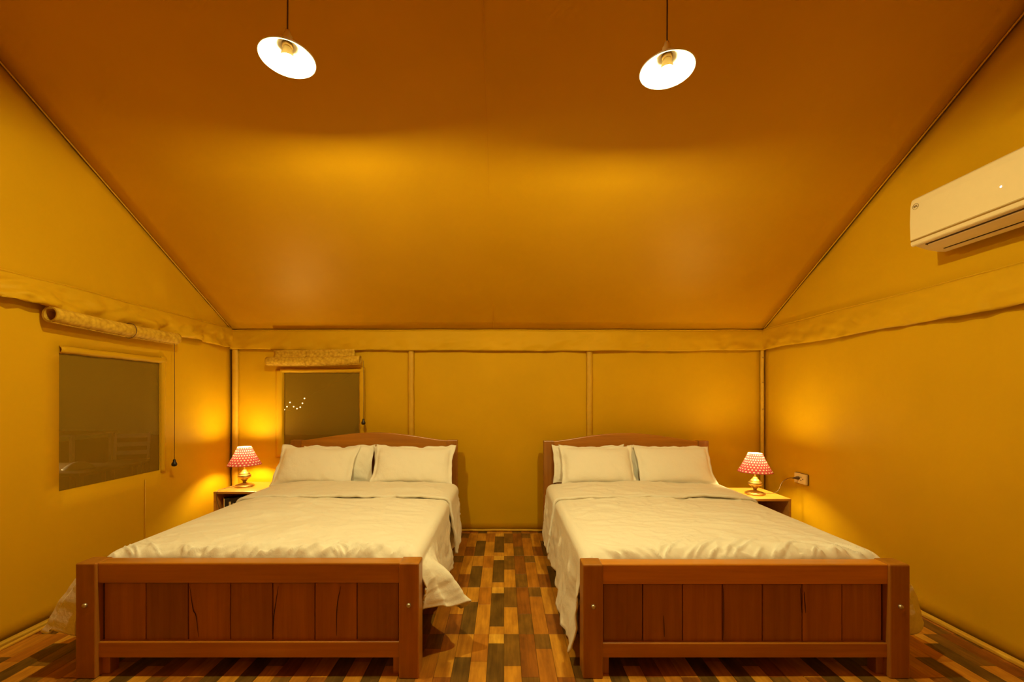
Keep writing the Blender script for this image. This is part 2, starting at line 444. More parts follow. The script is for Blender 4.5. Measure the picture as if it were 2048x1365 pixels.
# each column: (from, to, tone) as fraction of the repeat, far end = 0
COLS = {5: [(0, .48, 'olive'), (.48, 1, 'light')], 6: [(0, .625, 'red'), (.625, 1, 'olive')],
        0: [(0, .235, 'olive'), (.235, 1, 'orange')], 1: [(0, .625, 'light'), (.625, 1, 'red')],
        2: [(0, .361, 'light'), (.361, 1, 'dark')], 3: [(0, .42, 'orange'), (.42, 1, 'light')],
        4: [(0, .153, 'pale'), (.153, .864, 'dark'), (.864, 1, 'light')]}
def in_view(x, y):
    # the boards one can see: the aisle, the strip in front of the beds and the strips beside them
    if y < 1.86: return False
    if -0.52 < x < 0.50: return True
    if y < 2.20: return abs(x) < 2.7
    if x < -1.95 and y < 2.80: return True
    if x > 1.85 and y < 2.75: return True
    return False
plank_mesh = {}; rest_bm = []; cand = []
k0 = math.floor(XL / PW); k1 = math.ceil(XR / PW)
for k in range(k0, k1):
    x0, x1 = max(k * PW, XL), min((k + 1) * PW, XR)
    if x1 - x0 < 0.01: continue
    ci = (k + 5) % 7
    for rep in range(-6, 5):
        for si, (a, b, tone) in enumerate(COLS[ci]):
            # far end of this repeat is at Y0 + (rep+1)*PR
            yb_ = Y0 + (rep + 1) * PR - a * PR; ya_ = Y0 + (rep + 1) * PR - b * PR
            ya_, yb_ = max(ya_, YF), min(yb_, YB)
            if yb_ - ya_ < 0.01: continue
            cand.append((x0, x1, ya_, yb_, tone))
vis = [c for c in cand if in_view((c[0] + c[1]) / 2, (c[2] + c[3]) / 2)]
vis.sort(key=lambda c: c[2]); vis_set = set(vis[:300])
G = 0.0007
for c in cand:
    x0, x1, ya_, yb_, tone = c
    if c in vis_set:
        key = (round(x1 - x0, 4), round(yb_ - ya_, 4), tone)
        if key not in plank_mesh:
            bm = bmesh.new(); lx, ly = (x1 - x0) / 2 - G, (yb_ - ya_) / 2 - G
            add_box(bm, -lx, lx, -ly, ly, -0.003, 0, 0.0)
            bmesh.ops.bevel(bm, geom=[e for e in bm.edges if all(v.co.z > -0.001 for v in e.verts)], offset=0.0008, segments=1, affect='EDGES')
            me = bpy.data.meshes.new('plank'); bmesh.ops.recalc_face_normals(bm, faces=bm.faces[:]); bm.to_mesh(me); bm.free(); me.materials.append(TONES[tone])
            plank_mesh[key] = me
        o = bpy.data.objects.new('plank', plank_mesh[key]); C.objects.link(o); o.parent = floor
        o.location = ((x0 + x1) / 2, (ya_ + yb_) / 2, 0)
    else: rest_bm.append(c)
tn = list(TONES); vs_, fs, mi = [], [], []
for x0, x1, ya_, yb_, tone in rest_bm:
    i = len(vs_); x0 += G; x1 -= G; ya_ += G; yb_ -= G
    for z in (-0.003, 0): vs_ += [(x0, ya_, z), (x1, ya_, z), (x1, yb_, z), (x0, yb_, z)]
    q = [(4, 5, 6, 7), (0, 1, 5, 4), (1, 2, 6, 5), (2, 3, 7, 6), (3, 0, 4, 7)]
    fs += [tuple(i + a for a in f) for f in q]; mi += [tn.index(tone)] * 5
me = bpy.data.meshes.new('further_planks'); me.from_pydata(vs_, [], fs); me.update()
for t in tn: me.materials.append(TONES[t])
me.polygons.foreach_set('material_index', mi)
o = bpy.data.objects.new('further_planks', me); C.objects.link(o); o.parent = floor; o['kind'] = 'stuff'

# ------------------------------------------------------------------ windows
def strip(name, a, b, wdt, nrm, mat, parent, th=0.006, seed=0):
    """flat cloth strip from a to b, wdt across"""
    a, b, nrm = Vector(a), Vector(b), Vector(nrm); t = (b - a).normalized(); s = nrm.cross(t)
    n = max(4, int((b - a).length / 0.03)); vs_ = []
    for i in range(n + 1):
        p = a.lerp(b, i / n); wv = 0.003 * fbm(i * 0.2, seed, 0, 2)
        for j in range(5):
            h = (j / 4 - 0.5) * wdt; vs_.append(p + s * (h + wv) + nrm * (0.003 + th * (1 - (2 * j / 4 - 1) ** 2)))
    o = py_obj(name, vs_, grid_faces(n + 1, 5), mat, parent); solidify(o, 0.003, 0.0); return o
def window(name, label, o3, ax, nrm, w_, z0, z1, hems):
    root = thing(name, label, None, o3); del_ = root
    root['kind'] = 'structure'
    ax, nrm = Vector(ax), Vector(nrm)
    vs_ = []
    for i in range(17):
        for j in range(17):
            d = -0.008 + 0.004 * math.sin(math.pi * i / 16) * math.sin(math.pi * j / 16)
            vs_.append(ax * (w_ * i / 16) + nrm * d + Vector((0, 0, z0 + (z1 - z0) * j / 16)))
    py_obj('screen', vs_, grid_faces(17, 17), M['screen'], root)
    up = Vector((0, 0, 1))
    strip('top_hem', ax * (-0.03 if hems[2] else 0.0) + up * (z1 + 0.020), ax * (w_ + 0.05) + up * (z1 + 0.020), 0.044, nrm, M['screen_frame'], root, 0.014, 1)
    if hems[2]: strip('side_hem', ax * hems[0] + up * (z0 - 0.02), ax * hems[0] + up * (z1 + 0.03), 0.075 if hems[2] else 0.03, nrm, M['screen_frame'], root, 0.008, 2)
    strip('side_hem', ax * hems[1] + up * (z0 - 0.02), ax * hems[1] + up * (z1 + 0.05), 0.05, nrm, M['screen_frame'], root, 0.010, 3)
    if hems[2]: strip('bottom_hem', ax * -0.02 + up * (z0 - 0.012), ax * (w_ + 0.03) + up * (z0 - 0.012), 0.024, nrm, M['screen_frame'], root, 0.004, 4)
    return root
window('window_1', 'dark mesh window in the left canvas wall', (XL, WIN_L[0], 0), (0, 1, 0), (1, 0, 0), WIN_L[1] - WIN_L[0], WIN_L[2], WIN_L[3], (-0.012, 0.746 + 0.028, False))
window('window_2', 'dark mesh window behind the bed in the back canvas wall', (WIN_B[0], YB, 0), (1, 0, 0), (0, -1, 0), WIN_B[1] - WIN_B[0], WIN_B[2], WIN_B[3], (-0.042, 0.742 + 0.020, True))

# ------------------------------------------------------------------ rolled bamboo blinds
def rolled_blind(label, p0, p1, r, cord_t, toggle_z, out, flat=None):
    p0, p1, out = Vector(p0), Vector(p1), Vector(out)
    root = thing('rolled_blind', label, 'blind', p0, 0, 'rolled bamboo window blinds')
    ax = p1 - p0; ln = ax.length; ax.normalize(); up = Vector((0, 0, 1)); s = ax.cross(up).normalized()
    if s.dot(out) < 0: s = -s
    # spiral sheet
    turns, n = 2.6, 84; ring = []
    for i in range(n + 1):
        a = turns * 2 * math.pi * i / n; rr = r * (0.74 + 0.26 * i / n)
        ring.append((rr * math.cos(a + 1.2), rr * math.sin(a + 1.2)))
    m = 40; vs_ = []
    for i in range(m + 1):
        t = i / m; jig = 0.002 * fbm(t * 9, r * 50, 0, 2); drop = -0.008 * math.sin(math.pi * t)
        for (a, b) in ring:
            vs_.append(ax * (ln * t) + s * a * (1 + jig * 8) + up * (b * (1 + jig * 8) + drop))
    o = py_obj('roll', vs_, grid_faces(m + 1, n + 1), M['bamboo'], root); solidify(o, 0.0035, 0.0)
    # slat end battens in the middle of the roll
    tube('core_batten', [ax * 0.10 - up * r * 0.35, ax * (ln - 0.10) - up * r * 0.35], r * 0.30, M['bamboo'], root, 10)
    for t in ((0.55,) if flat is None else (0.42, 0.86)):
        q = [ax * (ln * t) + s * math.cos(a) * (r + 0.006) + up * (math.sin(a) * (r + 0.006) - 0.006) for a in [2 * math.pi * k / 24 for k in range(25)]]
        tube('tie_cord', q, 0.0022, M['cord'] if flat is None else M['bamboo'], root, 6)
    if flat:
        z0, z1, e = flat
        vs_ = []
        for i in range(31):
            for j in range(7):
                t = i / 30; h = j / 6
                vs_.append(ax * (e + (ln - 2 * e) * t) + s * (-0.012 + 0.006 * math.sin(h * 9) + 0.003 * fbm(t * 12, h, 3, 2)) + up * (z0 + (z1 - z0) * h))
        o = py_obj('hanging_fold', vs_, grid_faces(31, 7), M['bamboo'], root); solidify(o, 0.006, 0.0)
    a = ax * (ln * cord_t) + s * 0.012 + up * (-r * 0.2); zt = toggle_z - p0.z
    tube('pull_cord', [a, a + Vector((0, 0, (zt - a.z) * 0.5)) + ax * 0.004, Vector((a.x, a.y, zt + 0.03))], 0.0022, M['cord'], root, 6)
    lathe('cord_toggle', [(0.0, 0.034), (0.007, 0.034), (0.010, 0.026), (0.010, 0.016), (0.018, 0.004), (0.020, -0.008), (0.016, -0.018), (0.006, -0.022), (0.0, -0.022)], M['black'], root, 16, (a.x, a.y, zt))
    return root
rolled_blind('rolled bamboo blind above the left wall window, open dark end facing out', (XL + 0.062, 2.43, 1.782), (XL + 0.062, 3.37, 1.768), 0.046, 0.962, 0.785, (1, 0, 0))
rolled_blind('rolled bamboo blind above the back window behind the bed', (-2.270, YB - 0.075, 1.650), (-1.375, YB - 0.075, 1.664), 0.043, 1.035, 1.065, (0, -1, 0), flat=(0.02, 0.105, 0.06))

# ------------------------------------------------------------------ beds
FOOT_Y = 1.968; HEAD_Y = 3.925
def bed(label, xa, xb, dz, ha, hb, cracks):
    """xa..xb outer width at the foot, ha..hb at the head"""
    cx = (xa + xb) / 2
    root = thing('bed', label, 'bed', (cx, FOOT_Y, 0), 0, 'wooden double beds')
    a, b = xa - cx, xb - cx
    P = 0.094; H = 0.535 + dz
    for x0, x1 in ((a, a + P), (b - P, b)):
        box('foot_post', (x0, x1, 0, 0.09, 0, H), M['bed_v'], root, 0.006)
        xc = (x0 + x1) / 2 + (0.0)
        lathe('bolt', [(0.0, 0.012), (0.007, 0.011), (0.0105, 0.006), (0.0105, 0.0)], M['steel'], root, 12, (xc, 0, 0.342 + dz), rot=(math.pi / 2, 0, 0))
        # corner block behind the post
        xi0, xi1 = (x1 - 0.01, x1 + 0.035) if x0 == a else (x0 - 0.035, x0 + 0.01)
        box('corner_block', (xi0, xi1, 0.035, 0.085, 0, 0.085), M['bed_v'], root, 0.003)
    box('top_rail', (a + P - 0.004, b - P + 0.004, 0.012, 0.082, 0.438 + dz, H - 0.002), M['bed_h'], root, 0.006)
    box('bottom_rail', (a + P - 0.004, b - P + 0.004, 0.016, 0.072, 0.088, 0.163 + dz), M['bed_h'], root, 0.005)
    # seven upright boards
    i0, i1 = a + P + 0.006, b - P - 0.006; wd = (i1 - i0) / 7
    for k in range(7):
        x0 = i0 + k * wd; x1 = x0 + wd
        bo = box('panel_board', (x0 + 0.0016, x1 - 0.0016, 0.034 + 0.0015 * random.random(), 0.052, 0.150 + dz, 0.430 + dz), M['bed_v'], root, 0.0045)
        if k in cracks:
            pts = [(x0 + wd * u, 0.0335, 0.17 + dz + 0.25 * v) for u, v in cracks[k]]
            q = spline([Vector(p) for p in pts], 5)
            rr = [0.0003 + 0.0016 * math.sin(math.pi * min(0.97, (i + 0.5) / len(q))) for i in range(len(q))]
            tube('crack', q, 0.001, M['crack'], bo, 5, rr)
    # dark shadow gap backing
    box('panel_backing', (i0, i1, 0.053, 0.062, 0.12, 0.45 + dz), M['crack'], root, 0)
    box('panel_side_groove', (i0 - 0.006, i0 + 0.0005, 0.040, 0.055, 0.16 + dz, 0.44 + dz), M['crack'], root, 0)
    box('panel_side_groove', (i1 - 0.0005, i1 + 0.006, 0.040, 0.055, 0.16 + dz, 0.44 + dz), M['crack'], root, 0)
    # side rails
    L_ = HEAD_Y - FOOT_Y
    for s, x0, x1 in ((0, a + 0.045, a + 0.075), (1, b - 0.075, b - 0.045)):
        box('side_rail', (x0, x1, 0.085, L_ + 0.01, 0.17, 0.34), M['bed_y'], root, 0.004)
    for k in range(9):
        y = 0.16 + k * (L_ - 0.3) / 8
        box('bed_slat', (a + 0.07, b - 0.07, y, y + 0.09, 0.235, 0.255), M['bed_h'], root, 0.003)
    # headboard
    h0, h1 = ha - cx, hb - cx; yb = L_; sh = 0.908 + dz * 1.0; pk = 0.978 + dz * 1.0; HP = 0.098
    for x0, x1 in ((h0, h0 + HP), (h1 - HP, h1)):
        box('head_post', (x0, x1, yb, yb + 0.07, 0, sh), M['bed_v'], root, 0.005)
    bm = bmesh.new(); n = 40; fr, bk = [], []
    xa2, xb2 = h0 + HP - 0.002, h1 - HP + 0.002
    prof = []
    for i in range(n + 1):
        t = i / n; e = math.sin(math.pi * t) ** 1.25 if 0 < t < 1 else 0
        prof.append((xa2 + (xb2 - xa2) * t, sh - 0.004 + (pk - sh + 0.004) * e))
    vs_, fs = [], []
    zb = 0.795
    for yy in (yb + 0.008, yb + 0.055):
        for (x, z) in prof: vs_ += [(x, yy, zb), (x, yy, z)]
    q = 2 * (n + 1)
    for i in range(n):
        fs.append((2 * i, 2 * i + 2, 2 * i + 3, 2 * i + 1)); fs.append((q + 2 * i, q + 2 * i + 1, q + 2 * i + 3, q + 2 * i + 2))
        fs.append((2 * i + 1, 2 * i + 3, q + 2 * i + 3, q + 2 * i + 1)); fs.append((2 * i, q + 2 * i, q + 2 * i + 2, 2 * i + 2))
    fs.append((0, 1, q + 1, q)); fs.append((2 * n, q + 2 * n, q + 2 * n + 1, 2 * n + 1))
    ar = py_obj('arched_rail', vs_, fs, M['bed_h'], root, False)
    bv = ar.modifiers.new('edge', 'BEVEL'); bv.width = 0.005; bv.segments = 2
    box('head_bottom_rail', (xa2, xb2, yb + 0.012, yb + 0.05, 0.30, 0.40), M['bed_h'], root, 0.004)
    wd = (xb2 - xa2 - 0.01) / 7
    for k in range(7):
        x0 = xa2 + 0.005 + k * wd
        box('head_board', (x0 + 0.0016, x0 + wd - 0.0016, yb + 0.022, yb + 0.042, 0.38, 0.80), M['bed_v'], root, 0.004)
    return root
LX0, LX1 = -1.986, -0.394
RX0, RX1 = 0.366, 1.882
bed('brown wooden double bed below the back window, beside the left mesh window', LX0, LX1, 0.0, -1.975, -0.432, {2: [(0.04, 0.98), (0.12, 0.55), (0.19, 0.42), (0.25, 0.02)], 4: [(0.14, 0.98), (0.03, 0.4), (0.01, 0.05)], 5: [(0.62, 0.98), (0.53, 0.6), (0.52, 0.05)]})
bed('brown wooden double bed on the air conditioner side, no window behind it', RX0, RX1, -0.006, 0.366, 1.892, {1: [(0.52, 0.45), (0.54, 0.05)], 3: [(0.02, 0.98), (0.03, 0.5), (0.02, 0.03)], 4: [(0.95, 0.98), (0.99, 0.5)], 5: [(0.04, 0.9), (0.08, 0.5)]})

# mattresses
MAT_TOP = 0.52
for (a, b, lab) in ((LX0 + 0.08, LX1 - 0.08, 'white sheeted mattress on the bed below the back window'), (RX0 + 0.08, RX1 - 0.08, 'white sheeted mattress on the bed nearer the air conditioner')):
    bm = bmesh.new(); add_box(bm, a, b, FOOT_Y + 0.095, HEAD_Y - 0.005, 0.256, MAT_TOP, 0.045, 5)
    o = bm_obj('mattress', bm, M['sheet'], None, True); tag(o, lab, 'mattress', 'mattresses')

# ------------------------------------------------------------------ duvets
def ridges(x, y, seed):
    """long soft creases running across a smoothed duvet"""
    a = fbm(x * 1.2 + 0.5 * y, y * 3.2, seed, 3)
    b = fbm(x * 2.5, y * 7.0 + x * 1.5, seed + 4, 3)
    c = fbm(x * 3.0 - y * 2.0, y * 5.0 + x, seed + 8, 3)
    return 0.016 * a + 0.010 * (1 - abs(b) * 2.2) * 0.5 + 0.012 * max(0, 0.22 - abs(c)) / 0.22 * 0.6
def drape(name, xa, xb, y0, y1, ztop, seed, hang_l, hang_r, flare_l, flare_r, curl_l, curl_r, mat, pl=1.15, pr=1.15, r=0.055, parent=None, tuck=True, foldamp=0.030, lift=0.0, nv=190, wavy=0.0):
    nt_, nh, na = 180, 34, 8
    vs_ = []; cols = nh + na + nt_ + na + nh
    L_ = y1 - y0; nu = 0
    for jv in range(nv + 1):
        v = (jv / nv); v = v ** 1.25 if tuck else v
        ym = v * L_
        def top_z(x, y):
            e = min(x - xa, xb - x)
            z = ztop + lift + 0.014 * sstep(0, 0.25, e) + ridges(x, y, seed) * sstep(-0.02, 0.1, e)
            return z
        dip = 0.0
        if tuck:
            R = 0.075
            if ym < R: dip = R - math.sqrt(max(0, R * R - (R - ym) ** 2))
            dip *= 0.95
        row = []
        for side in (-1, 1):
            hl = (hang_l if side < 0 else hang_r)(v); fl = (flare_l if side < 0 else flare_r)(v); cu = (curl_l if side < 0 else curl_r)(v)
            xe = xa if side < 0 else xb; pw = pl if side < 0 else pr
            pts = []
            for i in range(na):      # rounded shoulder
                t = (i + 1) / na * math.pi / 2
                zz = top_z(xe - side * 0.001, y0 + ym)
                pts.append((xe + side * (r * math.sin(t)), 0, zz - r * (1 - math.cos(t)) - dip * 0.6))
            base = pts[-1]
            for i in range(nh):
                h = (i + 1) / nh; yy = y0 + ym
                fold = foldamp * sstep(0, 0.5, h) * (math.sin(yy * 9.5 + seed * 3 + 1.6 * fbm(yy * 1.5, seed, side, 2)) * 0.55 + 1.2 * fbm(yy * 5.5, h * 0.9, seed + side * 3, 3))
                crease = 0.010 * fbm(yy * 8 + h * 3, h * 4, seed + 7 + side, 3)
                hem = 1 + 0.05 * fbm(yy * 3, seed, 9 + side, 2)
                drop = math.sqrt(max(0.01, hl * hl - fl * fl * 0.8)) * hem
                ox = fl * h ** pw - cu * h ** 4
                pts.append((base[0] + side * (ox + fold + crease * sstep(0, .3, h)), 0.012 * abs(fbm(yy * 4, h * 2, seed + 12, 2)) * h, base[2] - drop * h + dip * 0.6 * h))
            row.append(pts)
        line = [(p[0], y0 + ym + p[1], p[2]) for p in reversed(row[0])]
        for i in range(nt_):
            x = xa + (xb - xa) * (i + 0.0) / (nt_ - 1)
            yy = y0 + ym
            z = top_z(x, yy) - dip
            if tuck:
                pk = math.exp(-max(0, ym - 0.02) / 0.10) * sstep(0.0, 0.02, ym)
                pu = fbm(x * 16 + ym * 6.0, ym * 6, seed + 21, 4)
                z += pk * (0.010 * pu + 0.19 * max(0, 0.12 - abs(fbm(x * 9 + ym * 11 * (1 if fbm(x * 1.3, seed, 50, 1) > 0 else -1), ym * 3, seed + 30, 2))))
            yo = 0.0
            if wavy and jv < 6: yo = wavy * fbm(x * 4.5, seed, 40, 3)
            line.append((x, yy + yo, z))
        line += [(p[0], y0 + ym + p[1], p[2]) for p in row[1]]
        nu = len(line); vs_ += line
    fs = grid_faces(nv + 1, nu)
    fs = [f[::-1] for f in fs]
    o = py_obj(name, vs_, fs, mat, parent)
    solidify(o, 0.010, -1.0)
    return o
def prof(pairs):
    def f(v):
        for (a, fa), (b, fb) in zip(pairs, pairs[1:]):
            if v <= b: return fa + (fb - fa) * sstep(a, b, v)
        return pairs[-1][1]
    return f
DZ = 0.548; DY0 = FOOT_Y + 0.094; DY1 = 3.60
K = prof
dl = drape('duvet', LX0 + 0.075, LX1 - 0.065, DY0, DY1, DZ, 2.0,
           K([(0, .36), (.045, .47), (.15, .46), (.5, .36), (1, .32)]), K([(0, .22), (.08, .30), (.14, .34), (.35, .38), (1, .36)]),
           K([(0, .10), (.02, .25), (.045, .34), (.15, .30), (.45, .13), (1, .05)]), K([(0, .035), (.035, .12), (.075, .215), (.13, .15), (.24, .06), (.4, .02), (1, .02)]),
           K([(0, .0), (1, 0)]), K([(0, .0), (1, 0)]), M['duvet'], pl=0.45, pr=0.85)
tag(dl, 'white cotton duvet on the bed below the back window, corner flaring into the aisle', 'duvet', 'white duvets')
dr = drape('duvet', RX0 + 0.065, RX1 - 0.075, DY0, DY1, DZ - 0.004, 5.0,
           K([(0, .42), (.10, .42), (.35, .40), (1, .36)]), K([(0, .36), (.045, .45), (.2, .42), (1, .32)]),
           K([(0, .05), (.12, .06), (.4, .045), (1, .02)]), K([(0, .08), (.02, .22), (.045, .31), (.2, .26), (.6, .10), (1, .05)]),
           K([(0, -0.02), (.2, 0), (1, 0)]), K([(0, .08), (.3, .05), (1, 0)]), M['duvet'], pr=0.4)
tag(dr, 'white cotton duvet on the bed nearer the air conditioner, long corner hanging in the aisle', 'duvet', 'white duvets')
FB0 = 3.135
for par, xa, xb, sd, zt in ((dl, LX0 + 0.075, LX1 - 0.065, 11.0, DZ), (dr, RX0 + 0.065, RX1 - 0.075, 17.0, DZ - 0.004)):
    left = par is dl
    hl = K([(0, .24), (.5, .30), (1, .22)]) if left else K([(0, .36), (.35, .33), (1, .20)])
    hr = K([(0, .36), (.35, .31), (1, .20)]) if left else K([(0, .24), (.5, .30), (1, .22)])
    o = drape('folded_edge', xa - 0.010, xb + 0.010, FB0, DY1 + 0.02, zt + 0.020, sd, hl, hr,
              K([(0, .05), (1, .03)]), K([(0, .05), (1, .03)]), K([(0, 0), (1, 0)]), K([(0, 0), (1, 0)]),
              M['duvet'], r=0.062, parent=par, tuck=False, foldamp=0.016, nv=44, wavy=0.018)
    o.modifiers['thickness'].thickness = 0.020

# ------------------------------------------------------------------ pillows
def pillow_mesh(W, H, T, seed):
    n, m = 44, 30; vs_ = []; F_ = 0.055
    def shape(a, b):
        # pin-cushion outline with pointed ears
        x = a * W / 2 * (1 - 0.055 * (1 - b * b) * abs(a) ** 3); z = b * H / 2 * (1 - 0.09 * (1 - a * a) * abs(b) ** 3)
        ai = min(1, abs(a) / (1 - F_ * 1.6)); bi = min(1, abs(b) / (1 - F_ * 2.6))
        t = T / 2 * max(0, (1 - ai ** 3.4)) ** 0.55 * max(0, (1 - bi ** 3.0)) ** 0.55
        return x, z, t
    for s in (-1, 1):
        for i in range(n + 1):
            for j in range(m + 1):
                a = -1 + 2 * i / n; b = -1 + 2 * j / m
                a = math.copysign(abs(a) ** 0.85, a); b = math.copysign(abs(b) ** 0.85, b)
                x, z, t = shape(a, b)
                edge = max(abs(a), abs(b))
                wob = 0.022 * sstep(0.8, 1.0, edge) * fbm(x * 9, z * 9, seed, 2)
                cr = 0.010 * fbm(x * 7 + z * 4, z * 7, seed + s, 3) * (0.3 + sstep(0.3, 0.8, edge)) * (t > 0.004)
                zz = z + 0.018 * sstep(0.85, 1, abs(b)) * fbm(x * 8, b, seed + 5, 2)
                vs_.append((x + 0.008 * sstep(0.85, 1, abs(a)) * fbm(z * 8, a, seed + 6, 2), s * (t + 0.002) + wob + s * cr, zz))
    f1 = grid_faces(n + 1, m + 1); off = (n + 1) * (m + 1); fs = [f for f in f1] + [tuple(off + q for q in f[::-1]) for f in f1]
    # close the rim
    rim = [i * (m + 1) for i in range(n + 1)] + [n * (m + 1) + j for j in range(1, m + 1)] + [i * (m + 1) + m for i in range(n - 1, -1, -1)] + [j for j in range(m - 1, 0, -1)]
    for a, b in zip(rim, rim[1:] + rim[:1]): fs.append((b, a, off + a, off + b))
    return vs_, fs
def pillow(label, cx, ybot, zbot, W, H, T, lean, roll, yaw, seed):
    vs_, fs = pillow_mesh(W, H, T, seed)
    # put the origin at the bottom edge
    vs_ = [(x, y, z + H / 2) for x, y, z in vs_]
    o = py_obj('pillow', vs_, fs, M['pillow'])
    o.rotation_mode = 'XYZ'; o.rotation_euler = (-lean, roll, yaw); o.location = (cx, ybot, zbot)
    return tag(o, label, 'pillow', 'white pillows')
PZ = 0.540
pillow('white pillow leaning in front of another at the window end of the left bed', -1.66, 3.625, PZ, 0.70, 0.395, 0.13, 0.60, 0.02, 0.0, 1)
pillow('white pillow mostly hidden behind another, showing its right edge, window end of left bed', -1.50, 3.785, PZ, 0.66, 0.345, 0.07, 0.30, -0.01, 0.0, 2)
pillow('white pillow at the aisle side of the left bed, pointed corner over the headboard post', -0.800, 3.625, PZ, 0.72, 0.40, 0.13, 0.60, 0.015, 0.0, 3)
pillow('white pillow behind the aisle side pillow of the left bed, showing only its edge', -0.845, 3.785, PZ, 0.68, 0.335, 0.07, 0.30, -0.01, 0.0, 4)
pillow('white pillow at the aisle side of the right bed', 0.822, 3.625, PZ, 0.66, 0.40, 0.13, 0.60, 0.01, 0.0, 5)
pillow('white pillow showing only its left edge behind the aisle side pillow of the right bed', 0.765, 3.785, PZ, 0.66, 0.345, 0.07, 0.30, 0.0, 0.0, 6)
pillow('white pillow beside the right table lamp, lit orange along its edge', 1.500, 3.625, PZ, 0.68, 0.40, 0.13, 0.60, 0.01, 0.0, 7)
pillow('white pillow showing a shaded edge in the gap between the right bed pillows', 1.475, 3.785, PZ, 0.70, 0.335, 0.07, 0.30, 0.0, 0.0, 8)

# ------------------------------------------------------------------ nightstands
def nightstand(label, x0, x1, y0, y1, zt):
    root = thing('nightstand', label, 'nightstand', ((x0 + x1) / 2, y0, 0), 0, 'bedside nightstands')
    a, b, d = (x0 - x1) / 2, (x1 - x0) / 2, y1 - y0; t = 0.020
    box('top', (a, b, 0, d, zt - t, zt), M['stand_h'], root, 0.003)
    for q0, q1 in ((a, a + t), (b - t, b)): box('side_panel', (q0, q1, 0.002, d, 0, zt - t), M['stand_h'], root, 0.002)
    box('back_panel', (a + t, b - t, d - 0.012, d - 0.002, 0.03, zt - t), M['stand_h'], root, 0)
    box('shelf', (a + t, b - t, 0.006, d - 0.012, zt - 0.21, zt - 0.19), M['stand_h'], root, 0.002)
    dr = box('drawer', (a + t + 0.002, b - t - 0.002, 0.004, 0.022, 0.05, zt - 0.214), M['stand_h'], root, 0.003)
    lathe('knob', [(0, 0.024), (0.010, 0.022), (0.012, 0.014), (0.006, 0.006), (0.006, 0.0)], M['brass'], dr, 14, (0, 0.004, (0.05 + zt - 0.214) / 2), rot=(math.pi / 2, 0, 0))
    box('plinth', (a + t, b - t, 0.02, d - 0.02, 0, 0.05), M['stand_h'], root, 0)
    return root
ZT = 0.492
nightstand('open wooden nightstand left of the left bed, with a black box inside', -2.500, -2.090, 3.655, 4.09, ZT)
nightstand('open wooden nightstand right of the right bed, nearly hidden by the duvet', 1.985, 2.300, 3.40, 3.82, ZT)
# box standing in the left nightstand
bx = thing('storage_box', 'small black box with cream side inside the left nightstand', 'box', (-2.405, 3.735, ZT - 0.19), math.radians(38))
box('body', (-0.045, 0.13, -0.045, 0.045, 0, 0.125), M['black'], bx, 0.004)
box('side_panel', (-0.051, -0.045, -0.043, 0.043, 0.004, 0.122), M['cream'], bx, 0.002)
box('front_tag', (-0.015, 0.000, -0.0475, -0.045, 0.045, 0.095), M['cream'], bx, 0)
box('front_tag', (0.012, 0.022, -0.0475, -0.045, 0.055, 0.080), M['steel'], bx, 0)

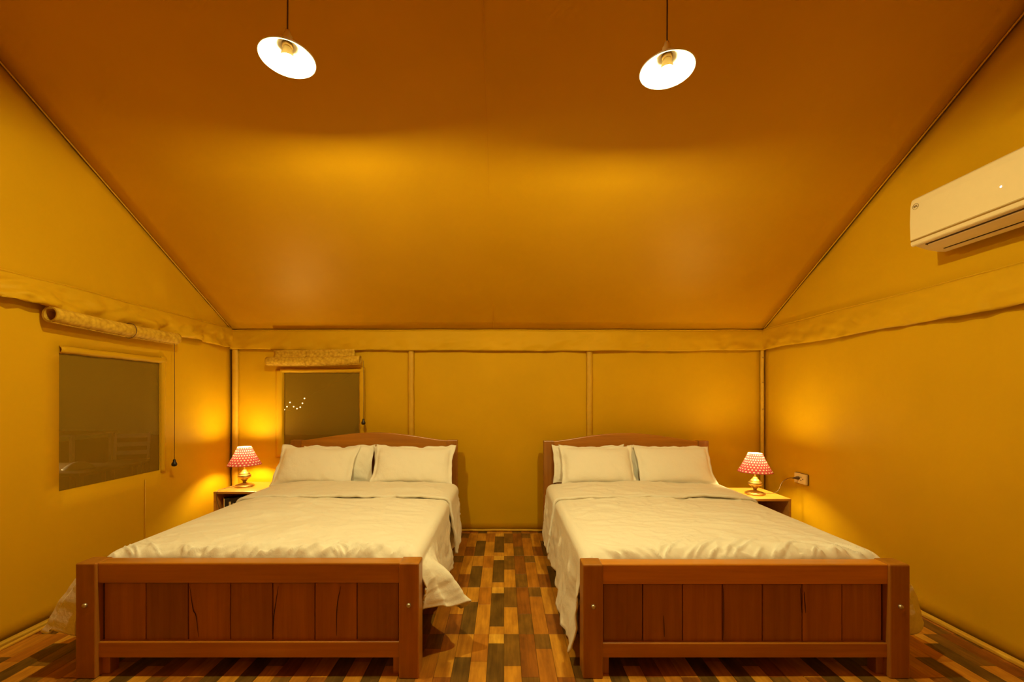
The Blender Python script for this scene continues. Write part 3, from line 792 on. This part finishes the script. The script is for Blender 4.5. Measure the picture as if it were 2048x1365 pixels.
# ------------------------------------------------------------------ table lamps
def table_lamp(label, x, y, z, s, yaw):
    root = thing('table_lamp', label, 'lamp', (x, y, z), yaw, 'bedside table lamps')
    def P(p): return [(r * s, zz * s) for r, zz in p]
    lathe('base', P([(0, 0), (0.074, 0), (0.080, 0.004), (0.080, 0.011), (0.072, 0.016), (0.045, 0.024), (0.022, 0.031), (0.015, 0.036), (0, 0.036)]), M['brass'], root, 40)
    lathe('neck', P([(0, 0.034), (0.013, 0.034), (0.014, 0.044), (0.021, 0.054), (0.018, 0.056), (0, 0.056)]), M['brass_dark'], root, 28)
    lathe('body', P([(0, 0.054), (0.020, 0.054), (0.031, 0.066), (0.047, 0.078), (0.0535, 0.086), (0.0555, 0.092), (0.0525, 0.095), (0.054, 0.100), (0.050, 0.107), (0.043, 0.112), (0.0435, 0.116), (0.035, 0.124), (0.026, 0.134), (0.019, 0.141), (0.017, 0.148), (0.010, 0.151), (0, 0.151)]), M['brass'], root, 40)
    tube('stem', [(0, 0, 0.148 * s), (0, 0, 0.226 * s)], 0.0055 * s, M['brass'], root, 10)
    lathe('bulb_holder', P([(0, 0.218), (0.014, 0.218), (0.014, 0.252), (0.010, 0.262), (0, 0.262)]), M['cream'], root, 20)
    bz = 0.328 * s
    lathe('bulb', [(r, bz + zz) for r, zz in [(0, 0.027), (0.008, 0.0255), (0.015, 0.019), (0.019, 0.008), (0.019, -0.050), (0.016, -0.060), (0.012, -0.064), (0, -0.064)]], M['tbulb'], root, 20)
    # cone shade, softly pleated
    n, m = 96, 10; vs_, fs, uvs = [], [], []
    z0, z1, r0, r1 = 0.197 * s, 0.360 * s, 0.138 * s, 0.056 * s
    for i in range(n + 1):
        a = 2 * math.pi * i / n
        for j in range(m + 1):
            h = j / m; r = r0 + (r1 - r0) * h + 0.0012 * math.sin(24 * a) - 0.004 * math.sin(math.pi * h)
            vs_.append((r * math.cos(a), r * math.sin(a), z0 + (z1 - z0) * h)); uvs.append((i / n, h))
    fs = grid_faces(n + 1, m + 1)
    sh = py_obj('lamp_shade', vs_, fs, M['shade'], root)
    uvl = sh.data.uv_layers.new(name='UVMap')
    for lp in sh.data.loops: uvl.data[lp.index].uv = uvs[lp.vertex_index]
    for zz, rr, nm in ((z0, r0, 'shade_rim'), (z1, r1, 'shade_rim')):
        tube(nm, [(rr * math.cos(2 * math.pi * k / 48), rr * math.sin(2 * math.pi * k / 48), zz) for k in range(49)], 0.0016, M['shade_rim'] if zz == z0 else M['cream'], sh, 6)
    for k in range(3):
        a = 2 * math.pi * k / 3 + 0.4
        tube('shade_spoke', [(0.012 * math.cos(a), 0.012 * math.sin(a), 0.246 * s), (0.045 * math.cos(a), 0.045 * math.sin(a), 0.275 * s), ((r1 - 0.002) * math.cos(a), (r1 - 0.002) * math.sin(a), z1 - 0.003)], 0.0012, M['brass'], sh, 5)
    return root
M['shade_rim'] = plain('dark_red_binding', (0.35, 0.03, 0.03), 0.7)
LLX, LLY = -2.372, 3.885
RLX, RLY = 2.112, 3.575
lamp_l = table_lamp('lit brass table lamp with red polka dot shade on the left nightstand', LLX, LLY, ZT, 1.0, 0.3)
lamp_r = table_lamp('lit brass table lamp with red polka dot shade on the right nightstand', RLX, RLY, ZT, 0.95, 1.1)
def rel(o, ps): return [Vector(p) - o.location for p in ps]
def rot_rel(o, ps):
    mi_ = Matrix.Rotation(-o.rotation_euler.z, 3, 'Z'); return [mi_ @ (Vector(p) - o.location) for p in ps]
tube('power_cord', rot_rel(lamp_l, spline([(LLX - 0.07, LLY - 0.03, ZT + 0.006), (LLX - 0.11, LLY - 0.12, ZT + 0.004), (LLX - 0.095, LLY - 0.222, ZT + 0.006), (LLX - 0.092, LLY - 0.240, ZT - 0.06), (LLX - 0.06, LLY - 0.245, ZT - 0.16)])), 0.0022, M['cord'], lamp_l, 6)
# wall socket on the right canvas with plug and cord
SY, SZ = 3.61, 0.615
so = thing('wall_socket', 'cream double power socket on the right canvas wall beside the lamp', 'socket', (XR - 0.004, SY, SZ))
box('face_plate', (-0.020, 0.0, -0.075, 0.065, -0.042, 0.042), M['cream'], so, 0.003)
box('mounting_box', (-0.004, 0.002, -0.080, 0.070, -0.046, 0.046), M['brass_dark'], so, 0.002)
for (dy, dz_) in ((0.0, -0.013), (0.0, 0.013), (-0.022, 0.0)):
    lathe('socket_hole', [(0, 0.0012), (0.0045, 0.001), (0.005, 0.0)], M['black'], so, 12, (-0.020, dy - 0.018, dz_), rot=(0, -math.pi / 2, 0))
pl = lathe('plug', [(0, 0), (0.013, 0.0), (0.014, 0.016), (0.009, 0.034), (0.0045, 0.055), (0, 0.056)], M['cord'], lamp_r, 16)
pl.location = rot_rel(lamp_r, [(XR - 0.024, SY + 0.005, SZ + 0.004)])[0]
q = Matrix.Rotation(-lamp_r.rotation_euler.z, 3, 'Z') @ Vector((-1, 0.0, -0.03)); pl.rotation_euler = q.to_track_quat('Z', 'Y').to_euler()
tube('power_cord', rot_rel(lamp_r, spline([(RLX + 0.075, RLY + 0.01, ZT + 0.008), (RLX + 0.14, RLY + 0.0, ZT + 0.006), (RLX + 0.20, RLY + 0.01, ZT + 0.025), (RLX + 0.235, RLY + 0.02, ZT + 0.085), (XR - 0.145, SY, SZ - 0.012), (XR - 0.11, SY + 0.003, SZ + 0.003), (XR - 0.078, SY + 0.005, SZ + 0.003)])), 0.0026, M['cord'], lamp_r, 6)

# ------------------------------------------------------------------ pendant lamps hanging from the ridge
def pendant(label, x, z_rim):
    root = thing('pendant_lamp', label, 'lamp', (x, YRIDGE, z_rim), 0, 'pendant ceiling lamps')
    R = 0.118
    # shallow enamel dish: outside and inside in one lathed section
    lathe('lamp_shade', [(0.024, 0.070), (0.030, 0.066), (0.050, 0.056), (0.085, 0.030), (R - 0.004, 0.004), (R, 0.001), (R + 0.001, -0.003), (R - 0.003, -0.004), (R - 0.006, 0.0), (0.082, 0.026), (0.047, 0.051), (0.028, 0.061), (0.022, 0.064), (0.022, 0.068), (0.024, 0.070)], M['enamel'], root, 56)
    lathe('socket_cap', [(0, 0.125), (0.010, 0.124), (0.013, 0.110), (0.020, 0.100), (0.0215, 0.066), (0, 0.066)], M['cream'], root, 24)
    lathe('bulb_collar', [(0, 0.0655), (0.021, 0.0655), (0.022, 0.048), (0.016, 0.046), (0, 0.046)], M['brass'], root, 24)
    lathe('bulb', [(0, BULB_LOW), (0.012, BULB_LOW + 0.002), (0.022, BULB_LOW + 0.007), (0.028, BULB_LOW + 0.015), (0.0285, BULB_LOW + 0.020), (0, BULB_LOW + 0.020)], M['bulb'], root, 20)
    lathe('bulb_base', [(0, BULB_LOW + 0.0205), (0.029, BULB_LOW + 0.0205), (0.0285, BULB_LOW + 0.026), (0.020, 0.040), (0.0165, 0.047), (0, 0.047)], M['cream'], root, 24)
    tube('flex', [(0, 0, 0.12), (0.001, 0, (RIDGE - z_rim) * 0.6), (0, 0, RIDGE - z_rim - 0.055)], 0.0035, M['cord'], root, 8)
    return root
BULB_LOW = -0.019
PLX, PLZ = -0.9675, HC + 678 * YRIDGE / F_PX
PRX, PRZ = 0.7285, HC + 655 * YRIDGE / F_PX
pendant('lit white dish pendant lamp hanging over the left bed', PLX, PLZ)
pendant('lit white dish pendant lamp hanging over the right bed, slightly lower', PRX, PRZ)

# ------------------------------------------------------------------ air conditioner on the right wall
def air_conditioner():
    y0, y1 = 1.575, 2.408
    root = thing('air_conditioner', 'white split air conditioner high on the right canvas wall', 'air conditioner', (XR - 0.034, y0, 2.14))
    Ln = y1 - y0
    def extrude(name, pr, a, b, mat, parent, bev=0.0, smooth=False):
        n = len(pr); vs_ = [(x, a, z) for x, z in pr] + [(x, b, z) for x, z in pr]
        fs = [(i, (i + 1) % n, n + (i + 1) % n, n + i) for i in range(n)] + [tuple(range(n - 1, -1, -1)), tuple(range(n, 2 * n))]
        bm = bmesh.new(); me = bpy.data.meshes.new('t'); me.from_pydata(vs_, [], fs); bm.from_mesh(me); bpy.data.meshes.remove(me)
        bmesh.ops.recalc_face_normals(bm, faces=bm.faces[:])
        if bev: bmesh.ops.bevel(bm, geom=bm.edges[:], offset=bev, segments=2, affect='EDGES')
        return bm_obj(name, bm, mat, parent, False)
    extrude('body', [(0, 0.285), (-0.165, 0.285), (-0.178, 0.27), (-0.186, 0.035), (-0.172, 0.018), (-0.115, 0.000), (-0.05, -0.012), (0, -0.012)], 0.004, Ln - 0.004, M['ac'], root, 0.004)
    fp = extrude('front_panel', [(-0.172, 0.290), (-0.192, 0.275), (-0.199, 0.240), (-0.202, 0.150), (-0.199, 0.050), (-0.180, 0.050), (-0.176, 0.150), (-0.165, 0.285)], 0, Ln, M['ac'], root, 0.003)
    extrude('trim_strip', [(-0.1965, 0.050), (-0.1955, 0.0415), (-0.180, 0.0415), (-0.180, 0.050)], 0.002, Ln - 0.002, M['ac_strip'], root)
    extrude('lower_lip', [(-0.1985, 0.0415), (-0.196, 0.022), (-0.186, 0.016), (-0.176, 0.024), (-0.178, 0.0415)], 0.001, Ln - 0.001, M['ac'], root, 0.002)
    extrude('air_slot', [(-0.166, 0.018), (-0.166, 0.0115), (-0.036, -0.0155), (-0.036, -0.010)], 0.055, Ln - 0.055, M['ac_dark'], root)
    extrude('louver', [(-0.162, 0.013), (-0.158, 0.006), (-0.115, -0.010), (-0.090, -0.016), (-0.085, -0.012), (-0.110, -0.002)], 0.062, Ln - 0.062, M['ac'], root, 0.001)
    extrude('rear_louver', [(-0.075, -0.015), (-0.072, -0.020), (-0.040, -0.024), (-0.038, -0.019)], 0.062, Ln - 0.062, M['ac'], root, 0.001)
    box('wall_bracket', (-0.006, 0.020, 0.05, Ln - 0.05, 0.02, 0.26), M['steel'], root, 0)
    # display light on the front panel
    lathe('display_light', [(0, 0.0014), (0.0032, 0.001), (0.0036, 0.0)], M['led'], fp, 14, (-0.2016, Ln - 0.443, 0.140), rot=(0, -math.pi / 2, 0))
    # round emblem with letters
    yc, zc = Ln - 0.034, 0.232
    tube('emblem_ring', [(-0.2005, yc + 0.0165 * math.cos(2 * math.pi * k / 40), zc + 0.0165 * math.sin(2 * math.pi * k / 40)) for k in range(41)], 0.0008, M['logo'], fp, 6)
    cu = bpy.data.curves.new('letters', 'FONT'); cu.body = 'BPL'; cu.size = 0.0155; cu.align_x = 'CENTER'; cu.align_y = 'CENTER'; cu.extrude = 0.0004; cu.offset = 0.0004
    to = bpy.data.objects.new('tmp_text', cu); C.objects.link(to)
    me = bpy.data.meshes.new_from_object(to); bpy.data.objects.remove(to)
    me.name = 'emblem_letters'; me.materials.clear()
    lt = link('emblem_letters', me, M['logo'], fp)
    lt.matrix_local = Matrix(((0, 0, -1, -0.2004), (-1, 0, 0, yc), (0, 1, 0, zc), (0, 0, 0, 1)))
    return root
air_conditioner()

# ------------------------------------------------------------------ outside, seen through the window mesh
gr = box('patio_ground', (-14, 6, -3, 16, -0.20, -0.10), M['patio'], None, 0); tag(gr, 'dark ground outside the tent', kind='structure')
def chair(label, x, y, rz):
    r = thing('patio_chair', label, 'chair', (x, y, -0.10), rz, 'patio chairs outside the left window')
    box('seat', (-0.23, 0.23, -0.23, 0.23, 0.42, 0.46), M['patio_wood'], r, 0.008)
    for sx in (-1, 1):
        b_ = box('back_post', (sx * 0.20 - 0.018, sx * 0.20 + 0.018, 0.19, 0.225, 0.44, 0.90), M['patio_wood'], r, 0.006); b_.rotation_euler = (-0.16, 0, 0)
    for z_ in (0.56, 0.69, 0.82):
        b_ = box('back_slat', (-0.19, 0.19, 0.198, 0.217, z_, z_ + 0.065), M['patio_wood'], r, 0.004); b_.rotation_euler = (-0.16, 0, 0)
    for sx in (-1, 1):
        for sy in (-1, 1): box('leg', (sx * 0.20 - 0.02, sx * 0.20 + 0.02, sy * 0.2 - 0.02, sy * 0.2 + 0.02, 0, 0.43), M['patio_wood'], r, 0.003)
    return r
def ptable(label, x, y, w_, d_, h):
    r = thing('patio_table', label, 'table', (x, y, -0.10), 0, 'patio tables outside the left window')
    box('table_top', (-w_ / 2, w_ / 2, -d_ / 2, d_ / 2, h - 0.03, h), M['patio_wood'], r, 0.006)
    for sx in (-1, 1):
        for sy in (-1, 1): box('leg', (sx * (w_ / 2 - 0.05) - 0.022, sx * (w_ / 2 - 0.05) + 0.022, sy * (d_ / 2 - 0.05) - 0.022, sy * (d_ / 2 - 0.05) + 0.022, 0, h - 0.03), M['patio_wood'], r, 0.003)
    return r
ptable('tall patio table dimly seen at the near edge of the left window', -6.55, 6.30, 1.0, 0.7, 0.88)
ptable('low patio table under the white dish outside the left window', -4.72, 4.50, 1.15, 0.7, 0.66)
chair('patio chair dimly seen in the middle of the left window', -5.60, 6.30, 0.5)
chair('patio chair dimly seen in the right half of the left window', -4.95, 6.75, -0.6)
chair('patio chair dimly seen by the right edge of the left window', -4.20, 6.15, 0.9)
di = lathe('serving_dish', [(0, 0.075), (0.05, 0.070), (0.09, 0.045), (0.125, 0.012), (0.13, 0.006), (0.10, 0.0), (0, 0.0)], M['patio_white'], None, 28, (-4.42, 4.42, 0.560))
tag(di, 'white covered dish on the patio table outside the left window', 'dish')
ln_ = thing('added_fill_lantern', 'added unseen fill lantern beside the white dish on the patio table', 'lantern', (-5.02, 4.36, 0.560))  # added out of view to light the dish and chairs outside
lathe('base', [(0, 0), (0.06, 0), (0.06, 0.012), (0.05, 0.02), (0, 0.02)], M['brass_dark'], ln_, 20)
lathe('bulb', [(0, 0.10), (0.02, 0.092), (0.03, 0.07), (0.026, 0.045), (0.012, 0.02), (0, 0.02)], emit('added_fill_glow', (1.0, 0.72, 0.30), 520), ln_, 16)
for k_ in range(4):
    a_ = math.pi / 4 + k_ * math.pi / 2
    tube('cage_bar', [(0.05 * math.cos(a_), 0.05 * math.sin(a_), 0.015), (0.05 * math.cos(a_), 0.05 * math.sin(a_), 0.15)], 0.003, M['brass_dark'], ln_, 6)
lathe('cap', [(0, 0.19), (0.02, 0.175), (0.06, 0.152), (0.06, 0.146), (0, 0.146)], M['brass_dark'], ln_, 20)
# garland of bulbs beyond the back window
Yg = 9.0
gp = [(568.5, 819.7), (574, 814), (580, 805.5), (587.3, 814), (594, 818), (600.5, 815), (605, 807), (609, 797.5)]
W3 = [((px - 1008) * Yg / F_PX, Yg, HC - (py - 795) * Yg / F_PX) for px, py in gp]
ga = thing('string_lights', 'string of tiny warm bulbs glowing beyond the back window', 'string lights', W3[3])
tube('wire', rel(ga, spline([(-7.0, Yg, 1.9)] + W3 + [(-2.4, Yg, 2.2)])), 0.003, M['cord'], ga, 5)
for p in W3: lathe('bulb', [(0, 0.014), (0.010, 0.010), (0.014, 0.0), (0.010, -0.010), (0, -0.014)], M['fairy'], ga, 10, Vector(p) - ga.location)
for px_ in (-7.0, -2.4):
    tube('post', rel(ga, [(px_, Yg + 0.04, -0.10), (px_, Yg + 0.04, 2.3)]), 0.03, M['cord'], ga, 10)
